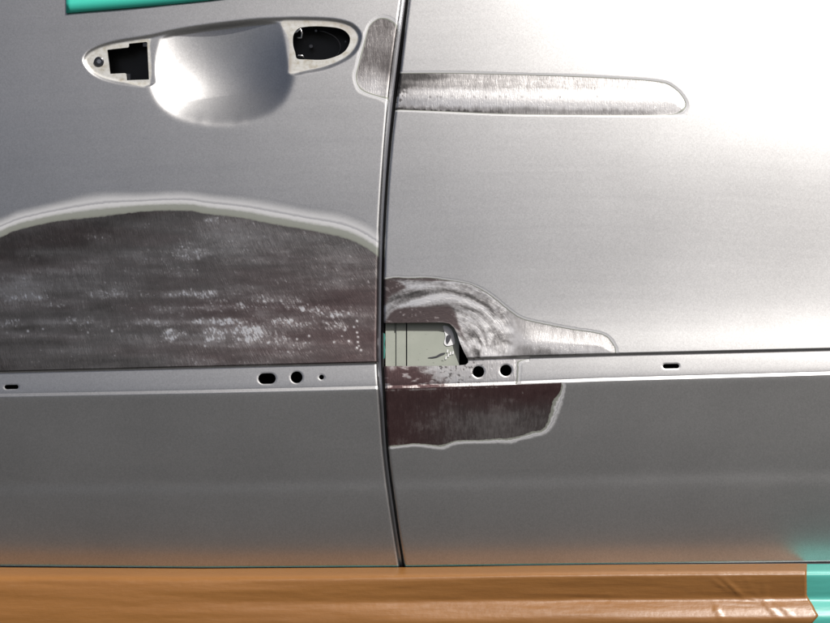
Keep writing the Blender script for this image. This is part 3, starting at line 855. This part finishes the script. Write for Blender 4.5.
# ---------------------------------------------------------------- sill, masking film, brown tape
SILLTH_R = [(0, 79), (7, 79), (10, 40), (12, -2), (33, -9), (37, 38), (41, 40), (52, 30), (56, 5), (62, -12), (110, -18)]   # v below sill line -> tilt upward
SILLTH_L = [(0, 79), (5, 78), (9, 65), (14, 18), (30, 11), (36, 12), (45, 11), (54, 8), (60, 4), (70, -5), (110, -18)]
vf = np.arange(0, 110, .5)
def sill_prof(x):
    a = float(sstep(60, 640, np.array(float(x))))
    th_ = interp(vf, SILLTH_R)*a + interp(vf, SILLTH_L)*(1-a)
    k5 = np.exp(-.5*(np.arange(-6, 7)/2.2)**2); k5 /= k5.sum()
    th_ = np.convolve(np.pad(th_, 6, 'edge'), k5, 'valid')
    y_ = -np.cumsum(np.tan(np.radians(th_))) * .5 * S
    return y_ + at_q(567) + .004
def sill_sheet(name, x0, x1, off, v1, mat, parent=None, jag=0.0, dx=4.0, v0=0.0, wr=0.0, **kw):
    xs = np.arange(x0, x1 + .01, dx); vsamp = np.concatenate([np.arange(v0, 60, 1.5), np.arange(60, v1, 5)])
    V = []; pixs = []
    for xx in xs:
        pr = sill_prof(xx)
        for v in vsamp:
            x_ = xx
            if jag and xx > x1 - 60:   # slanting torn end
                k = (xx - (x1 - 60)) / 60
                x_ = xx + k * (max(0, min(v, 52) - 32) * .6 - max(0, v - 52)*.9 + 1.2*(float(vn(np.array(v/6.), np.array(.3), 8)) - .5))
            y_ = float(np.interp(v, vf, pr)) - off
            if wr:
                wv = 1.6*(float(fbm(np.array(x_/90), np.array(v/11), 5)) - .5) * wr
                for (cx, cv, sx_, sv_, ang, amp) in WRINK:
                    ca, sa = math.cos(ang), math.sin(ang)
                    u1 = (x_ - cx)*ca + (v - cv)*sa; u2 = -(x_ - cx)*sa + (v - cv)*ca
                    wv += amp * math.exp(-(u1/sx_)**2 - (u2/sv_)**2)
                y_ -= wv * S
            py_ = float(interp(np.array(x_), SILLL)) + 1.5 + v
            a_, b_, c_ = place(x_, py_, y_)
            V.append((a_, b_, c_ + off*.35)); pixs.append((x_, py_, 0))
    m = len(vsamp); F = []
    for i in range(len(xs)-1):
        for j in range(m-1):
            F.append((i*m + j, i*m + j + 1, (i+1)*m + j + 1, (i+1)*m + j))
    n = len(V)
    # give the sheet thickness: back side and edges
    Vb = [(a, b + .0005, c) for a, b, c in V]
    Fb = [tuple(f[::-1]) for f in (tuple(k + n for k in g) for g in F)]
    side_f = []
    for j in range(m-1):
        a, b = (len(xs)-1)*m + j, (len(xs)-1)*m + j + 1
        side_f.append((a, b, b + n, a + n))
    me = mesh_np(name, V + Vb, F + Fb + side_f, attrs={'pix': np.array(pixs + pixs, float)})
    return obj(name, me, mat, parent, **kw)
WRINK = [(733, 24, 14, 1.6, .75, 1.3), (722, 22, 12, 1.2, .6, .8), (748, 18, 9, 1.0, 1.1, .5), (718, 47, 8, 1.3, 1.25, 1.2), (770, 44, 16, 1.3, .8, 1.1), (777, 41, 12, 1.0, .6, .9),
         (765, 28, 24, .7, 1.5, .5), (755, 36, 8, 1.0, .4, .6), (786, 46, 9, 1.2, .95, .7), (744, 40, 20, 1.0, .05, .5), (600, 30, 60, 2.0, .03, .4), (420, 40, 80, 3.0, -.02, .4)]

def tape_material():
    t = NT('brown_packing_tape')
    pix = t.attr('pix', True)
    n = t.noise(t.vscale(pix, (.006, .07, 1)), 1, 4, .55)
    n2 = t.noise(t.vscale(pix, (.05, .35, 1)), 1, 4, .6)
    c = t.mix(n, (.205, .086, .018), (.272, .120, .030))
    c = t.mix(t.mapr(n2, .62, .78, 0, .35), c, (.29, .15, .055))
    t.set(Base_Color=c, Roughness=t.mapr(n2, .3, .7, .30, .42), Specular_IOR_Level=.6, Coat_Weight=.25, Coat_Roughness=.25)
    t.set(Normal=t.bump(t.math('ADD', n2, t.noise(pix, .12, 3, .5)), .16, .0015))
    return t.m
def film_material():
    t = NT('green_masking_film')
    pix = t.n('ShaderNodeTexCoord').outputs['Object']
    n = t.noise(t.vscale(pix, (6, 6, 40)), 1, 4, .55)
    t.set(Base_Color=t.mix(n, (.06, .36, .30), (.11, .46, .39)), Roughness=.28, Coat_Weight=.3, Coat_Roughness=.15)
    t.set(Normal=t.bump(n, .3, .004))
    return t.m
M_TAPE = tape_material(); M_FILM = film_material()
sill = body_part(sill_sheet('side_sill', -380, 1240, .0, 105, M_SILVER, car, dx=20))
body_part(box('floor_edge', -380, 1240, 566, 690, at_q(567) + .012, at_q(567) + .06, M_DARK, car))
sill_sheet('masking_film', -370, 1230, .0012, 100, M_FILM, dx=10, wr=.3, label='shiny green masking film wrapped over the sill, bare at the lower right corner', cat='masking film')
sill_sheet('packing_tape', -360, 808, .0026, 96, M_TAPE, jag=1.0, dx=3.0, v0=0.0, wr=1.0, label='wide brown packing tape stuck along the sill below both doors, wrinkled near its right end', cat='tape')
# green film corner hanging at the top left
def top_film():
    pts_b = [(66, -60, 0), (66, 12.8, 0), (130, 7.2, 0), (180, 2.6, 0), (206, -.4, 0), (262, -8, 0), (330, -30, 0), (420, -60, 0)]
    xs = np.linspace(66, 330, 60); V = []; m = 14
    for x_ in xs:
        yb_ = float(interp(np.array(x_), [(66, 12.8), (130, 7.4), (180, 2.9), (206, .2), (262, -7), (330, -18)]))
        for j in range(m):
            yy = -120 + (yb_ + 120) * j / (m-1)
            dy = .0022 + .0002*math.sin(x_*.06 + j*.5)
            d0 = at_q(yy) + .0
            if j == m-1: dy -= .0004
            V.append(place(x_, yy, d0 - dy + float(base_y(np.array(yy), np.array(x_)) - at_q(yy))))
    F = [(i*m + j, i*m + j + 1, (i+1)*m + j + 1, (i+1)*m + j) for i in range(len(xs)-1) for j in range(m-1)]
    n = len(V); Vb = [(a, b + .0012, c) for a, b, c in V]
    Fs = [((i)*m + m-1, i*m + m-1 + n, (i+1)*m + m-1 + n, (i+1)*m + m-1) for i in range(len(xs)-1)]
    Fs += [(j, j + n, j + 1 + n, j + 1) for j in range(m-1)]
    Fb = [tuple(k + n for k in f[::-1]) for f in F]
    me = mesh_np('masking_tape', V + Vb, F + Fb + Fs)
    obj('masking_tape', me, M_TEAL, label='teal green masking tape corner stuck above the empty door handle, at the upper left', cat='tape')
top_film()
